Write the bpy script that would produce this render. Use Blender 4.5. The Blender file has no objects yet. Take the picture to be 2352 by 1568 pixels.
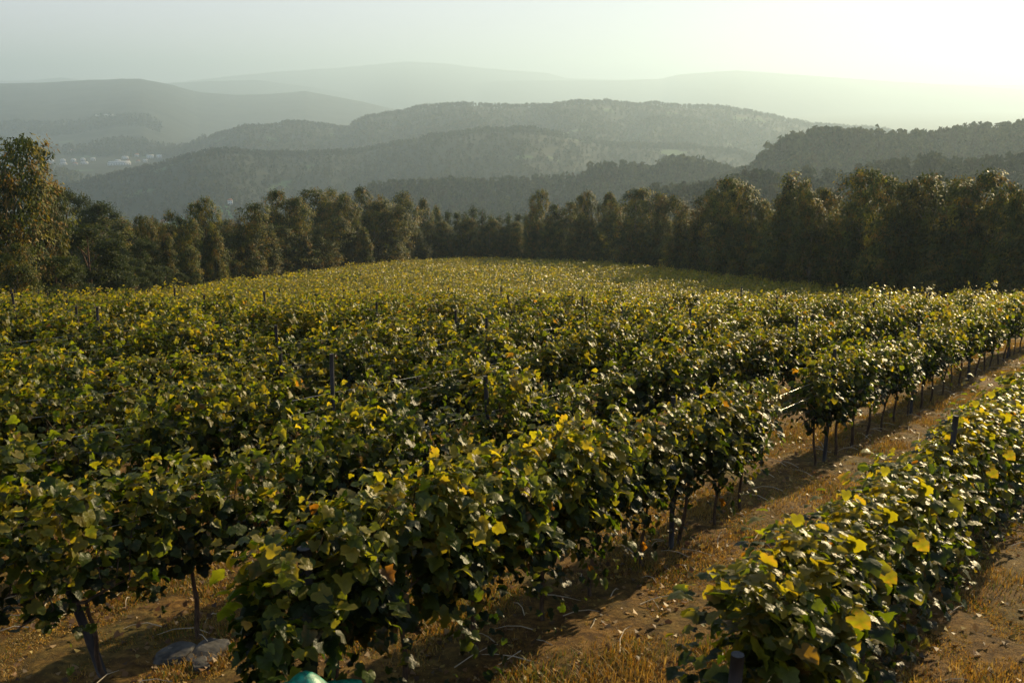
import bpy, math, random
import numpy as np
from mathutils import Vector

rng = np.random.default_rng(11)
random.seed(11)
SC = bpy.context.scene
COL = SC.collection
R = math.radians

# ------------------------------------------------------------------ camera, sky, sun, exposure
W, H, F = 2352.0, 1568.0, 2287.0           # photo measured at this size; 35 mm lens
PITCH = R(14.3)
SP, CP = math.sin(PITCH), math.cos(PITCH)
cam = bpy.data.cameras.new('camera')
cam.lens = 35.0
cam.sensor_width = 36.0
cam.clip_start = 0.1
cam.clip_end = 60000
cam.dof.use_dof = True
cam.dof.focus_distance = 26.0
cam.dof.aperture_fstop = 4.0
camo = bpy.data.objects.new('camera', cam)
COL.objects.link(camo)
camo.rotation_euler = (R(90) - PITCH, 0, 0)
SC.camera = camo

SUN_AZ, SUN_EL = R(39), R(16)              # azimuth clockwise from +Y
world = bpy.data.worlds.new('World')
SC.world = world
world.use_nodes = True
wn = world.node_tree
bg = wn.nodes['Background']
sky = wn.nodes.new('ShaderNodeTexSky')
sky.sky_type = 'NISHITA'
sky.sun_disc = False
sky.sun_elevation = SUN_EL
sky.sun_rotation = SUN_AZ
sky.altitude = 200
sky.air_density = 1.3
sky.dust_density = 0.0
sky.ozone_density = 2.0
# bright haze near the sun levels off: c / (1 + 0.9 c)
k1 = wn.nodes.new('ShaderNodeVectorMath'); k1.operation = 'MULTIPLY_ADD'; k1.inputs[1].default_value = (0.9, 0.9, 0.9); k1.inputs[2].default_value = (1, 1, 1)
k2 = wn.nodes.new('ShaderNodeVectorMath'); k2.operation = 'DIVIDE'
k3 = wn.nodes.new('ShaderNodeVectorMath'); k3.operation = 'MULTIPLY'; k3.inputs[1].default_value = (5.95, 6.0, 6.75)
wn.links.new(sky.outputs[0], k1.inputs[0]); wn.links.new(sky.outputs[0], k2.inputs[0]); wn.links.new(k1.outputs[0], k2.inputs[1])
wn.links.new(k2.outputs[0], k3.inputs[0]); wn.links.new(k3.outputs[0], bg.inputs[0])
bg.inputs[1].default_value = 0.058

sun = bpy.data.lights.new('sun', 'SUN')
sun.energy = 5.0
sun.angle = R(0.5)
sun.color = (1.0, 0.79, 0.45)
suno = bpy.data.objects.new('sun', sun)
COL.objects.link(suno)
sd = Vector((math.sin(SUN_AZ) * math.cos(SUN_EL), math.cos(SUN_AZ) * math.cos(SUN_EL), math.sin(SUN_EL)))
suno.rotation_euler = sd.to_track_quat('Z', 'Y').to_euler()

SC.view_settings.view_transform = 'Standard'
SC.view_settings.look = 'None'
SC.view_settings.exposure = 1.35
SC.view_settings.gamma = 1.0
SC.render.engine = 'CYCLES'
cy = SC.cycles
cy.max_bounces = 6
cy.diffuse_bounces = 3
cy.glossy_bounces = 2
cy.transmission_bounces = 4
cy.volume_bounces = 1
cy.sample_clamp_indirect = 4.0
cy.use_denoising = True
try:
    cy.denoiser = 'OPENIMAGEDENOISE'
except Exception:
    pass

HAZE_DENSITY = 1.55e-4
KS = 1.25                                  # scale of the far country

# ------------------------------------------------------------------ helpers
def pix_ray(px, py):
    u = (np.asarray(px, float) - W / 2) / F
    v = (np.asarray(py, float) - H / 2) / F
    return u, CP - v * SP, -(SP + v * CP)

def az_tan(px, py):
    x, y, z = pix_ray(px, py)
    return np.arctan2(x, y), z / np.hypot(x, y)

def at_dist(px, py, d):
    """point seen at that pixel of the photograph, at horizontal distance d"""
    a, t = az_tan(px, py)
    return float(d * math.sin(a)), float(d * math.cos(a)), float(d * t)

def sstep(a, b, x):
    t = np.clip((x - a) / (b - a), 0, 1)
    return t * t * (3 - 2 * t)

def smax(a, b, k):
    return 0.5 * (a + b + np.sqrt((a - b) ** 2 + k * k))

_ns = np.random.default_rng(5)
_NA = _ns.uniform(0, 2 * math.pi, (6, 7)); _NP = _ns.uniform(0, 2 * math.pi, (6, 7)); _NF = _ns.uniform(0.6, 1.7, (6, 7))
def wobble(x, y, scale, octs=3, seed=0):
    """smooth sum-of-sines relief, about -1..1"""
    out = 0; amp = 1.0; tot = 0
    for o in range(octs):
        s = 0
        for k in range(7):
            j = (k + seed * 3) % 7
            f = _NF[o, k] * 2 * math.pi / scale * 2 ** o
            s = s + np.sin(f * (np.cos(_NA[o, j] + seed) * x + np.sin(_NA[o, j] + seed) * y) + _NP[o, k] + seed * 1.7)
        out = out + amp * s / 3.0; tot += amp; amp *= 0.5
    return out / tot

def mesh_np(name, verts, faces, cols=None, smooth=False, mat=None, colname='tint'):
    """faces: (n,k) array or list of such arrays"""
    if isinstance(faces, np.ndarray):
        faces = [faces]
    me = bpy.data.meshes.new(name)
    verts = np.asarray(verts, np.float32)
    me.vertices.add(len(verts)); me.vertices.foreach_set('co', verts.ravel())
    li = np.concatenate([f.ravel() for f in faces]).astype(np.int32)
    sizes = np.concatenate([np.full(len(f), f.shape[1], np.int32) for f in faces])
    me.loops.add(len(li)); me.loops.foreach_set('vertex_index', li)
    me.polygons.add(len(sizes))
    starts = np.concatenate([[0], np.cumsum(sizes)[:-1]]).astype(np.int32)
    me.polygons.foreach_set('loop_start', starts)
    if smooth:
        me.polygons.foreach_set('use_smooth', np.ones(len(sizes), bool))
    me.update(calc_edges=True)
    if cols is not None:
        a = me.color_attributes.new(colname, 'FLOAT_COLOR', 'POINT')
        c = np.ones((len(verts), 4), np.float32); c[:, :3] = cols
        a.data.foreach_set('color', c.ravel())
    if mat:
        me.materials.append(mat)
    return me

def link(name, data, parent=None, loc=(0, 0, 0), rz=0.0):
    o = bpy.data.objects.new(name, data)
    COL.objects.link(o)
    o.location = loc
    o.rotation_euler = (0, 0, rz)
    if parent is not None:
        o.parent = parent
    return o

def tag(o, label=None, cat=None, group=None, kind=None):
    if label: o['label'] = label
    if cat: o['category'] = cat
    if group: o['group'] = group
    if kind: o['kind'] = kind
    return o

class MB:
    """collects boxes, tubes and prisms into one mesh"""
    def __init__(s): s.v = []; s.f = {}; s.n = 0
    def add(s, verts, faces):
        verts = np.asarray(verts, float); s.v.append(verts)
        for f in faces:
            s.f.setdefault(len(f), []).append([i + s.n for i in f])
        s.n += len(verts)
    def box(s, x0, x1, y0, y1, z0, z1):
        v = [(x, y, z) for z in (z0, z1) for y in (y0, y1) for x in (x0, x1)]
        s.add(v, [(0, 2, 3, 1), (4, 5, 7, 6), (0, 1, 5, 4), (2, 6, 7, 3), (0, 4, 6, 2), (1, 3, 7, 5)])
    def tube(s, pts, rad, n=6, cap=True):
        pts = np.asarray(pts, float); m = len(pts)
        rad = np.broadcast_to(rad, (m,))
        vs = []
        for i in range(m):
            d = pts[min(i + 1, m - 1)] - pts[max(i - 1, 0)]
            d = d / (np.linalg.norm(d) + 1e-9)
            a = np.cross(d, (0, 0, 1) if abs(d[2]) < 0.9 else (1, 0, 0)); a /= np.linalg.norm(a)
            b = np.cross(d, a)
            for k in range(n):
                t = 2 * math.pi * k / n
                vs.append(pts[i] + rad[i] * (math.cos(t) * a + math.sin(t) * b))
        fs = [(i * n + k, i * n + (k + 1) % n, (i + 1) * n + (k + 1) % n, (i + 1) * n + k) for i in range(m - 1) for k in range(n)]
        if cap:
            fs += [tuple(range(n)), tuple((m - 1) * n + k for k in range(n - 1, -1, -1))]
        s.add(vs, fs)
    def mesh(s, name, mat, smooth=False):
        return mesh_np(name, np.concatenate(s.v), [np.array(f) for f in s.f.values()], None, smooth, mat)

ORD = ['zeroth', 'first', 'second', 'third', 'fourth', 'fifth', 'sixth', 'seventh', 'eighth', 'ninth', 'tenth', 'eleventh', 'twelfth',
       'thirteenth', 'fourteenth', 'fifteenth', 'sixteenth', 'seventeenth', 'eighteenth', 'nineteenth']
TENS = {2: 'twenty', 3: 'thirty', 4: 'forty', 5: 'fifty'}
def ordinal(n):
    if n < 20: return ORD[n]
    t, u = divmod(n, 10)
    return TENS[t][:-1] + 'ieth' if u == 0 else TENS[t] + '-' + ORD[u]

# ------------------------------------------------------------------ materials
def new_mat(name):
    m = bpy.data.materials.new(name); m.use_nodes = True
    nt = m.node_tree; nt.nodes.clear()
    return m, nt, nt.nodes.new, nt.links.new

def leaf_mat(name, trans=0.45, rough=0.42, spec=0.5, tgain=(2.9, 2.6, 0.5), scale=30.0, bump=0.0):
    m, nt, N, L = new_mat(name)
    out = N('ShaderNodeOutputMaterial'); mix = N('ShaderNodeMixShader')
    p = N('ShaderNodeBsdfPrincipled'); t = N('ShaderNodeBsdfTranslucent')
    a = N('ShaderNodeAttribute'); a.attribute_name = 'tint'
    tc = N('ShaderNodeTexCoord'); nz = N('ShaderNodeTexNoise'); nz.inputs['Scale'].default_value = scale
    L(tc.outputs['Object'], nz.inputs['Vector'])
    mr = N('ShaderNodeMapRange'); mr.inputs[3].default_value = 0.65; mr.inputs[4].default_value = 1.35
    L(nz.outputs['Fac'], mr.inputs[0])
    oi = N('ShaderNodeObjectInfo'); mr2 = N('ShaderNodeMapRange'); mr2.inputs[3].default_value = 0.8; mr2.inputs[4].default_value = 1.2
    L(oi.outputs['Random'], mr2.inputs[0])
    mul0 = N('ShaderNodeMath'); mul0.operation = 'MULTIPLY'; L(mr.outputs[0], mul0.inputs[0]); L(mr2.outputs[0], mul0.inputs[1])
    v = N('ShaderNodeVectorMath'); v.operation = 'SCALE'
    L(a.outputs['Color'], v.inputs[0]); L(mul0.outputs[0], v.inputs['Scale'])
    L(v.outputs[0], p.inputs['Base Color'])
    p.inputs['Roughness'].default_value = rough
    p.inputs['Specular IOR Level'].default_value = spec
    v2 = N('ShaderNodeVectorMath'); v2.operation = 'MULTIPLY'; v2.inputs[1].default_value = tgain
    L(v.outputs[0], v2.inputs[0]); L(v2.outputs[0], t.inputs['Color'])
    mix.inputs[0].default_value = trans
    if bump:
        nb = N('ShaderNodeTexNoise'); nb.inputs['Scale'].default_value = 45.0; L(tc.outputs['Object'], nb.inputs['Vector'])
        b = N('ShaderNodeBump'); b.inputs['Strength'].default_value = bump; b.inputs['Distance'].default_value = 0.012
        L(nb.outputs['Fac'], b.inputs['Height']); L(b.outputs[0], p.inputs['Normal'])
    L(p.outputs[0], mix.inputs[1]); L(t.outputs[0], mix.inputs[2]); L(mix.outputs[0], out.inputs[0])
    return m

def solid_mat(name, c1, c2, scale=8.0, rough=0.8, spec=0.3, bump=0.3, detail=6, stretch=(1, 1, 1), bdist=0.02):
    m, nt, N, L = new_mat(name)
    out = N('ShaderNodeOutputMaterial'); p = N('ShaderNodeBsdfPrincipled')
    tc = N('ShaderNodeTexCoord'); mp = N('ShaderNodeMapping'); mp.inputs['Scale'].default_value = stretch
    nz = N('ShaderNodeTexNoise'); nz.inputs['Scale'].default_value = scale; nz.inputs['Detail'].default_value = detail
    L(tc.outputs['Object'], mp.inputs[0]); L(mp.outputs[0], nz.inputs['Vector'])
    cr = N('ShaderNodeValToRGB'); cr.color_ramp.elements[0].position = 0.35; cr.color_ramp.elements[1].position = 0.65
    cr.color_ramp.elements[0].color = (*c1, 1); cr.color_ramp.elements[1].color = (*c2, 1)
    L(nz.outputs['Fac'], cr.inputs[0]); L(cr.outputs[0], p.inputs['Base Color'])
    p.inputs['Roughness'].default_value = rough; p.inputs['Specular IOR Level'].default_value = spec
    if bump:
        b = N('ShaderNodeBump'); b.inputs['Strength'].default_value = bump; b.inputs['Distance'].default_value = bdist
        L(nz.outputs['Fac'], b.inputs['Height']); L(b.outputs[0], p.inputs['Normal'])
    L(p.outputs[0], out.inputs[0])
    return m

M = {}
M['vine_leaf'] = leaf_mat('vine_leaf', 0.55, 0.45, 0.22, bump=0.5)
M['tree_leaf'] = leaf_mat('tree_leaf', 0.27, 0.6, 0.10, (2.0, 1.8, 0.55), 3.0)
M['far_leaf'] = leaf_mat('far_leaf', 0.12, 0.9, 0.0, (1.6, 1.5, 0.7), 0.05)
M['grass'] = leaf_mat('grass', 0.35, 0.6, 0.3, (1.5, 1.3, 0.7), 2.0)
M['vine_bark'] = solid_mat('vine_bark', (0.035, 0.024, 0.016), (0.09, 0.06, 0.04), 30, 0.9, 0.1, 0.6, stretch=(1, 1, 0.25))
M['tree_bark'] = solid_mat('tree_bark', (0.09, 0.07, 0.05), (0.24, 0.20, 0.15), 3, 0.9, 0.1, 0.5, stretch=(1, 1, 0.2))
M['pine_bark'] = solid_mat('pine_bark', (0.05, 0.03, 0.02), (0.13, 0.08, 0.05), 5, 0.95, 0.1, 0.6, stretch=(1, 1, 0.3))
M['post'] = solid_mat('post', (0.020, 0.020, 0.023), (0.06, 0.058, 0.06), 12, 0.85, 0.2, 0.4, stretch=(1, 1, 0.15))
M['wire'] = solid_mat('wire', (0.25, 0.25, 0.25), (0.36, 0.36, 0.35), 20, 0.35, 0.6, 0)
bp = [n for n in M['wire'].node_tree.nodes if n.type == 'BSDF_PRINCIPLED'][0]; bp.inputs['Metallic'].default_value = 0.8
M['rock'] = solid_mat('rock', (0.025, 0.023, 0.021), (0.08, 0.074, 0.066), 9, 0.9, 0.2, 0.7)
M['net'] = solid_mat('net', (0.002, 0.07, 0.045), (0.006, 0.20, 0.13), 25, 0.5, 0.4, 0.4)
M['white_wall'] = solid_mat('white_wall', (0.42, 0.44, 0.46), (0.60, 0.60, 0.60), 0.4, 0.8, 0.2, 0)
M['grey_wall'] = solid_mat('grey_wall', (0.34, 0.34, 0.33), (0.46, 0.45, 0.43), 0.4, 0.8, 0.2, 0)
M['clay_roof'] = solid_mat('clay_roof', (0.20, 0.08, 0.045), (0.32, 0.14, 0.08), 1.2, 0.85, 0.2, 0)
M['pale_roof'] = solid_mat('pale_roof', (0.28, 0.27, 0.26), (0.42, 0.41, 0.40), 0.5, 0.6, 0.3, 0)
M['glass'] = solid_mat('glass', (0.03, 0.035, 0.04), (0.05, 0.055, 0.06), 1, 0.15, 0.5, 0)
M['log'] = solid_mat('log', (0.30, 0.25, 0.18), (0.45, 0.38, 0.28), 6, 0.85, 0.2, 0.4, stretch=(0.3, 1, 1))

# ------------------------------------------------------------------ terrain shape
VINE_T = np.array([0.588, 0.809])           # along the rows
VINE_N = np.array([0.809, -0.588])          # across the rows
FIELD = np.array([(7, -8), (40, 0), (39, 40), (36.5, 70), (34, 95), (29.5, 125), (21.5, 168), (11, 200), (-4, 212), (-22, 205), (-27, 165),
                  (-34, 108), (-36, 80), (-36, 45), (-30, 20), (-24, -8)], float)
def in_field(x, y):
    x = np.asarray(x); y = np.asarray(y)
    ins = np.zeros(x.shape, bool)
    n = len(FIELD)
    for i in range(n):
        x0, y0 = FIELD[i]; x1, y1 = FIELD[(i + 1) % n]
        if y0 == y1: continue
        c = ((y0 > y) != (y1 > y)) & (x < (x1 - x0) * (y - y0) / (y1 - y0) + x0)
        ins ^= c
    return ins

FLOOR = -182.0 * KS
# crest lines measured in the photograph: points, distance (near end, far end), tree height, front slope, back slope, rounding
RIDGES = {
 'hill_right':  ([(1300, 560), (1500, 480), (1640, 440), (1745, 408), (1800, 385), (1850, 370), (1900, 362), (2000, 358), (2080, 352), (2150, 340), (2240, 325), (2352, 318), (2600, 306), (2900, 330)], (880, 980), 0, .17, .25, 60),
 'slope_right': ([(1300, 520), (1500, 470), (1600, 452), (1700, 446), (1900, 440), (2050, 425), (2200, 405), (2352, 395), (2600, 385), (2900, 400)], (540, 560), 0, .20, .2, 40),
 'ridge_mid':   ([(500, 560), (700, 500), (800, 472), (860, 450), (935, 443), (1030, 437), (1130, 440), (1280, 432), (1358, 425), (1480, 420), (1570, 408), (1680, 415), (1740, 412), (1850, 430), (2000, 460), (2300, 540)], (1050, 1050), 0, .17, .3, 60),
 'ridge_green': ([(-300, 520), (60, 470), (120, 446), (180, 430), (280, 406), (360, 388), (440, 364), (540, 351), (600, 358), (700, 358), (800, 355), (900, 338), (1000, 318), (1100, 305), (1200, 303), (1300, 317), (1400, 336), (1500, 341), (1600, 341), (1700, 356), (1760, 380), (1850, 430), (2000, 480)], (1750, 2150), 0, .15, .3, 90),
 'ridge_long':  ([(100, 430), (330, 365), (420, 343), (480, 321), (550, 298), (640, 290), (700, 284), (740, 291), (803, 299), (822, 282), (850, 270), (900, 265), (950, 253), (1000, 246), (1070, 243), (1150, 248), (1240, 247), (1330, 239), (1400, 238), (1450, 245), (1500, 240), (1540, 247), (1650, 249), (1750, 265), (1850, 290), (1950, 296), (2010, 300), (2100, 312), (2400, 345)], (2900, 3100), 0, .12, .3, 120),
 'slope_left':  ([(-500, 380), (-100, 386), (20, 388), (100, 386), (170, 403), (220, 430), (300, 470)], (2150, 2150), 0, .14, .25, 60),
 'hill_village': ([(-500, 310), (-100, 314), (0, 324), (40, 330), (90, 340), (180, 343), (230, 330), (275, 322), (320, 328), (380, 338), (430, 352), (520, 380)], (3150, 3150), 0, .16, .25, 70),
 'hill_factory': ([(-200, 345), (40, 322), (100, 306), (160, 299), (210, 301), (250, 311), (330, 327), (420, 350)], (4100, 4100), 0, .10, .2, 120),
 'hill_far_left': ([(-600, 215), (-200, 200), (0, 192), (100, 190), (200, 184), (320, 181), (380, 192), (450, 211), (540, 218), (620, 216), (700, 209), (760, 220), (830, 233), (900, 250), (1000, 275), (1200, 310)], (6500, 6500), 0, .075, .2, 250),
 'hill_pale_left': ([(200, 225), (400, 190), (480, 187), (590, 184), (700, 198), (830, 218), (1000, 250)], (10400, 10400), 0, .08, .2, 250),
 'hill_far_mid': ([(550, 300), (700, 260), (800, 233), (850, 223), (950, 206), (1050, 197), (1150, 186), (1280, 185), (1400, 185), (1520, 181), (1560, 171), (1690, 162), (1780, 168), (2000, 184), (2352, 206), (2700, 220)], (11400, 11400), 0, .08, .2, 300),
 'hill_horizon': ([(-700, 200), (-100, 186), (60, 186), (140, 178), (200, 186), (300, 196), (420, 188), (540, 174), (650, 164), (780, 156), (930, 142), (1020, 146), (1100, 156), (1260, 168), (1300, 180), (1500, 185), (1900, 190), (2600, 200)], (14400, 14400), 0, .08, .2, 300),
}
RD = {}
for k, (pts, dd, th, sf, sb, w) in RIDGES.items():
    p = np.array(pts, float)
    a, t = az_tan(p[:, 0], p[:, 1])
    RD[k] = (a, t, (dd[0] * KS, dd[1] * KS), sf, sb, w)

def ridge_D(k, az):
    a, t, dd, sf, sb, w = RD[k]
    return np.interp(az, [a[0], a[-1]], dd) * (1 + 0.02 * np.sin(az * 23 + len(k)) + 0.012 * np.sin(az * 61 + 2 * len(k)))

def ridge_h(k, az, d):
    a, t, dd, sf, sb, w = RD[k]
    D = ridge_D(k, az)
    crest = D * np.interp(az, a, t)
    over = np.maximum(a[0] - az, 0) + np.maximum(az - a[-1], 0)
    crest = crest - over * D * 0.5
    q = d - D
    return crest - np.where(q < 0, sf, sb) * (np.sqrt(q * q + w * w) - w)

def near_hill(x, y):
    z = -3.96 - 0.14 * y - 3.6 * sstep(25, 80, y)
    z = z + 0.10 * wobble(x, y, 22, 2, 1) * sstep(0, 30, y)
    z = z - 0.30 * np.maximum(y - 222, 0) - 0.28 * np.maximum(x - 46, 0) * sstep(20, 70, y) - 0.16 * np.maximum(-x - 42, 0) * sstep(30, 90, y)
    return z

def terrain(x, y):
    x = np.asarray(x, float); y = np.asarray(y, float)
    az = np.arctan2(x, y); d = np.hypot(x, y)
    base = FLOOR + 2.0 * wobble(x, y, 500, 2, 2)
    h = base
    for k in RD:
        rough = 5.0 if RD[k][2][0] < 2500 else 9.0
        fade = np.clip((ridge_h(k, az, d) - FLOOR) / 40, 0, 1)
        fr = np.clip(np.abs(d - ridge_D(k, az)) / 200, 0.0, 1)
        h = smax(h, ridge_h(k, az, d) + rough * fade * fr * wobble(x, y, 300 if d.size < 0 else 320, 3, 3), 5.0)
    h = np.where(y > 0, h, FLOOR)
    return smax(h, near_hill(x, y), 1.0)

# ------------------------------------------------------------------ ground sheet
CY = -40.0
azs = np.concatenate([np.linspace(-78, -34, 60, endpoint=False), np.linspace(-34, 34, 600, endpoint=False), np.linspace(34, 78, 61)])
rad = [22.0]
while rad[-1] < 19500:
    rad.append(rad[-1] + max(0.30, rad[-1] * 0.0105 if rad[-1] > 60 else 0.30))
rad = np.array(rad)
A, RR = np.meshgrid(R(1) * azs, rad)
gx = (RR * np.sin(A)).ravel(); gy = (RR * np.cos(A) + CY).ravel()
gz = terrain(gx, gy)
fld = in_field(gx, gy)
dd_ = np.hypot(gx, gy)
gz = gz + np.where(fld & (dd_ < 60), 0.03 * wobble(gx, gy, 0.9, 3, 4) + 0.03 * wobble(gx, gy, 3.1, 2, 0), 0)
# cover: red = worked vineyard soil, green = wooded ground, blue = mown meadow
cov = np.zeros((len(gx), 3)); cov[:, 0] = fld
mead = (((gx + 440 * KS) / 85) ** 2 + ((gy - 1345 * KS) / 60) ** 2 < 1)
wv = wobble(gx, gy, 260, 3, 6)
clear = (wv > 0.8) & (dd_ > 1500) & (dd_ < 4800)
cov[:, 2] = np.where(mead, 1.0, np.where(clear, 0.45, 0))
cov[:, 1] = 1 - np.maximum(cov[:, 0], cov[:, 2])
nr, na = len(rad), len(azs)
i = np.arange(nr - 1)[:, None] * na + np.arange(na - 1)[None, :]
gf = np.stack([i, i + 1, i + na + 1, i + na], -1).reshape(-1, 4)[:, ::-1]

m, nt, N, L = new_mat('ground')
out = N('ShaderNodeOutputMaterial'); p = N('ShaderNodeBsdfPrincipled'); p.inputs['Roughness'].default_value = 0.95
p.inputs['Specular IOR Level'].default_value = 0.1
at = N('ShaderNodeAttribute'); at.attribute_name = 'tint'; sx = N('ShaderNodeSeparateColor'); L(at.outputs['Color'], sx.inputs[0])
tc = N('ShaderNodeTexCoord')
def noise(scale, detail=6, rough=0.6):
    n = N('ShaderNodeTexNoise'); n.inputs['Scale'].default_value = scale; n.inputs['Detail'].default_value = detail; n.inputs['Roughness'].default_value = rough
    L(tc.outputs['Object'], n.inputs['Vector']); return n
def ramp(src, stops):
    r = N('ShaderNodeValToRGB'); e = r.color_ramp.elements
    while len(e) < len(stops): e.new(0.5)
    for q, (ps, c) in zip(e, stops): q.position = ps; q.color = (*c, 1)
    L(src, r.inputs[0]); return r
n1 = noise(7.0, 10, 0.75); n2 = noise(0.9, 4)
soil = ramp(n1.outputs['Fac'], [(0.30, (0.028, 0.017, 0.010)), (0.46, (0.07, 0.036, 0.010)), (0.56, (0.14, 0.075, 0.019)), (0.68, (0.21, 0.12, 0.033))])
weed = ramp(n1.outputs['Fac'], [(0.3, (0.02, 0.022, 0.008)), (0.5, (0.07, 0.06, 0.016)), (0.7, (0.13, 0.11, 0.03))])
wm = ramp(n2.outputs['Fac'], [(0.45, (0, 0, 0)), (0.70, (.7, .7, .7))])
mx1 = N('ShaderNodeMix'); mx1.data_type = 'RGBA'; L(wm.outputs[0], mx1.inputs[0]); L(soil.outputs[0], mx1.inputs[6]); L(weed.outputs[0], mx1.inputs[7])
n3 = noise(0.02, 8, 0.7)
wood = ramp(n3.outputs['Fac'], [(0.3, (0.008, 0.012, 0.005)), (0.55, (0.016, 0.021, 0.009)), (0.75, (0.028, 0.032, 0.013))])
mead_c = ramp(n3.outputs['Fac'], [(0.3, (0.05, 0.12, 0.035)), (0.7, (0.09, 0.17, 0.05))])
mx2 = N('ShaderNodeMix'); mx2.data_type = 'RGBA'; L(sx.outputs[2], mx2.inputs[0]); L(wood.outputs[0], mx2.inputs[6]); L(mead_c.outputs[0], mx2.inputs[7])
mx3 = N('ShaderNodeMix'); mx3.data_type = 'RGBA'; L(sx.outputs[0], mx3.inputs[0]); L(mx2.outputs[2], mx3.inputs[6]); L(mx1.outputs[2], mx3.inputs[7])
L(mx3.outputs[2], p.inputs['Base Color'])
bmp = N('ShaderNodeBump'); bmp.inputs['Strength'].default_value = 0.9; bmp.inputs['Distance'].default_value = 0.06
L(n1.outputs['Fac'], bmp.inputs['Height']); L(bmp.outputs[0], p.inputs['Normal']); L(p.outputs[0], out.inputs[0])
ground = link('ground', mesh_np('ground', np.stack([gx, gy, gz], 1), gf, cov, True, m))
tag(ground, kind='structure')

def gz_at(x, y):
    return float(terrain(np.array([x]), np.array([y]))[0])

# ------------------------------------------------------------------ leaf shapes
half = [(0.0, 0.02), (.14, -.17), (.34, -.17), (.50, .0), (.46, .20), (.57, .43), (.38, .56), (.25, .80), (.0, .98)]
LEAF2 = np.array(half + [(-x, y) for x, y in half[-2:0:-1]] + [(0.0, .34)])
LEAF_F = np.array([(k, (k + 1) % 16, 16) for k in range(16)])
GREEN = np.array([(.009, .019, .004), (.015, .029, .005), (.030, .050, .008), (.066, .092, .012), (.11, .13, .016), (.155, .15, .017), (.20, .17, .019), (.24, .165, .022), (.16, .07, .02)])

def frames(nrm, tip):
    nrm = nrm / (np.linalg.norm(nrm, axis=1, keepdims=True) + 1e-9)
    tip = tip - nrm * np.sum(tip * nrm, 1, keepdims=True)
    tip = tip / (np.linalg.norm(tip, axis=1, keepdims=True) + 1e-9)
    return nrm, tip, np.cross(tip, nrm)

def lobed_leaves(pos, nrm, tip, size, col, g):
    n = len(pos)
    nn, tt, bb = frames(nrm, tip)
    x = LEAF2[None, :, 0]; y = LEAF2[None, :, 1]
    cup = g.uniform(-0.3, 0.9, (n, 1)); fold = g.uniform(-0.1, 0.8, (n, 1)); curl = g.uniform(0.0, 1.0, (n, 1)); tw = g.normal(0, .22, (n, 1))
    jit = g.normal(1, .07, (n, 17)); x = x * jit; y = .3 + (y - .3) * jit
    z = -cup * (x * x + (y - .35) ** 2) + fold * np.abs(x) * 0.7 - curl * np.maximum(y - .4, 0) ** 2 + tw * x * (y - .3) + 0.05 * np.sin(9 * x + 7 * y + tw * 30)
    s = size[:, None]
    v = pos[:, None, :] + (s * x)[..., None] * bb[:, None] + (s * (y + 0.15))[..., None] * tt[:, None] + (s * z)[..., None] * nn[:, None]
    f = (np.arange(n)[:, None, None] * 17 + LEAF_F[None]).reshape(-1, 3)
    edge = np.ones((1, 17, 1)); edge[0, :16] = 1.12; edge[0, 16] = 0.8
    dry = np.clip(g.normal(-.25, .5, (n, 1, 1)), 0, 1) * (np.arange(17) < 16)[None, :, None] * g.uniform(0, 1, (n, 17, 1))
    c = col[:, None, :] * edge
    c = c * (1 - dry) + np.array([.16, .085, .03]) * dry
    return v.reshape(-1, 3), f, c.reshape(-1, 3)

def quad_leaves(pos, nrm, tip, length, width, col, bend=0.18):
    n = len(pos)
    nn, tt, bb = frames(nrm, tip)
    l = length[:, None]; w = width[:, None]
    a = pos; c_ = pos + tt * l
    mid = pos + tt * l * .5 - nn * l * bend
    v = np.stack([a, mid + bb * w * .5, c_, mid - bb * w * .5], 1)
    f = np.arange(n * 4).reshape(n, 4)
    return v.reshape(-1, 3), f, np.repeat(col, 4, 0)

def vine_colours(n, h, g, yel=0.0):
    """h: relative height 0..1; own green-yellow mix, with shaded foot and backlit top painted in"""
    q = g.beta(1.5, 1.8, n) * 5.4 + (h - .55) * 4.6 + yel * 1.2  # height term paints backlight into upper leaves, shade into lower ones
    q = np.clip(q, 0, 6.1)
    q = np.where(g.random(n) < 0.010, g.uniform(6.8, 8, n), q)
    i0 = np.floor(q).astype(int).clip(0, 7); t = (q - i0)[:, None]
    return .70 * (GREEN[i0] * (1 - t) + GREEN[i0 + 1] * t) * g.uniform(.8, 1.2, (n, 1))

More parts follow.
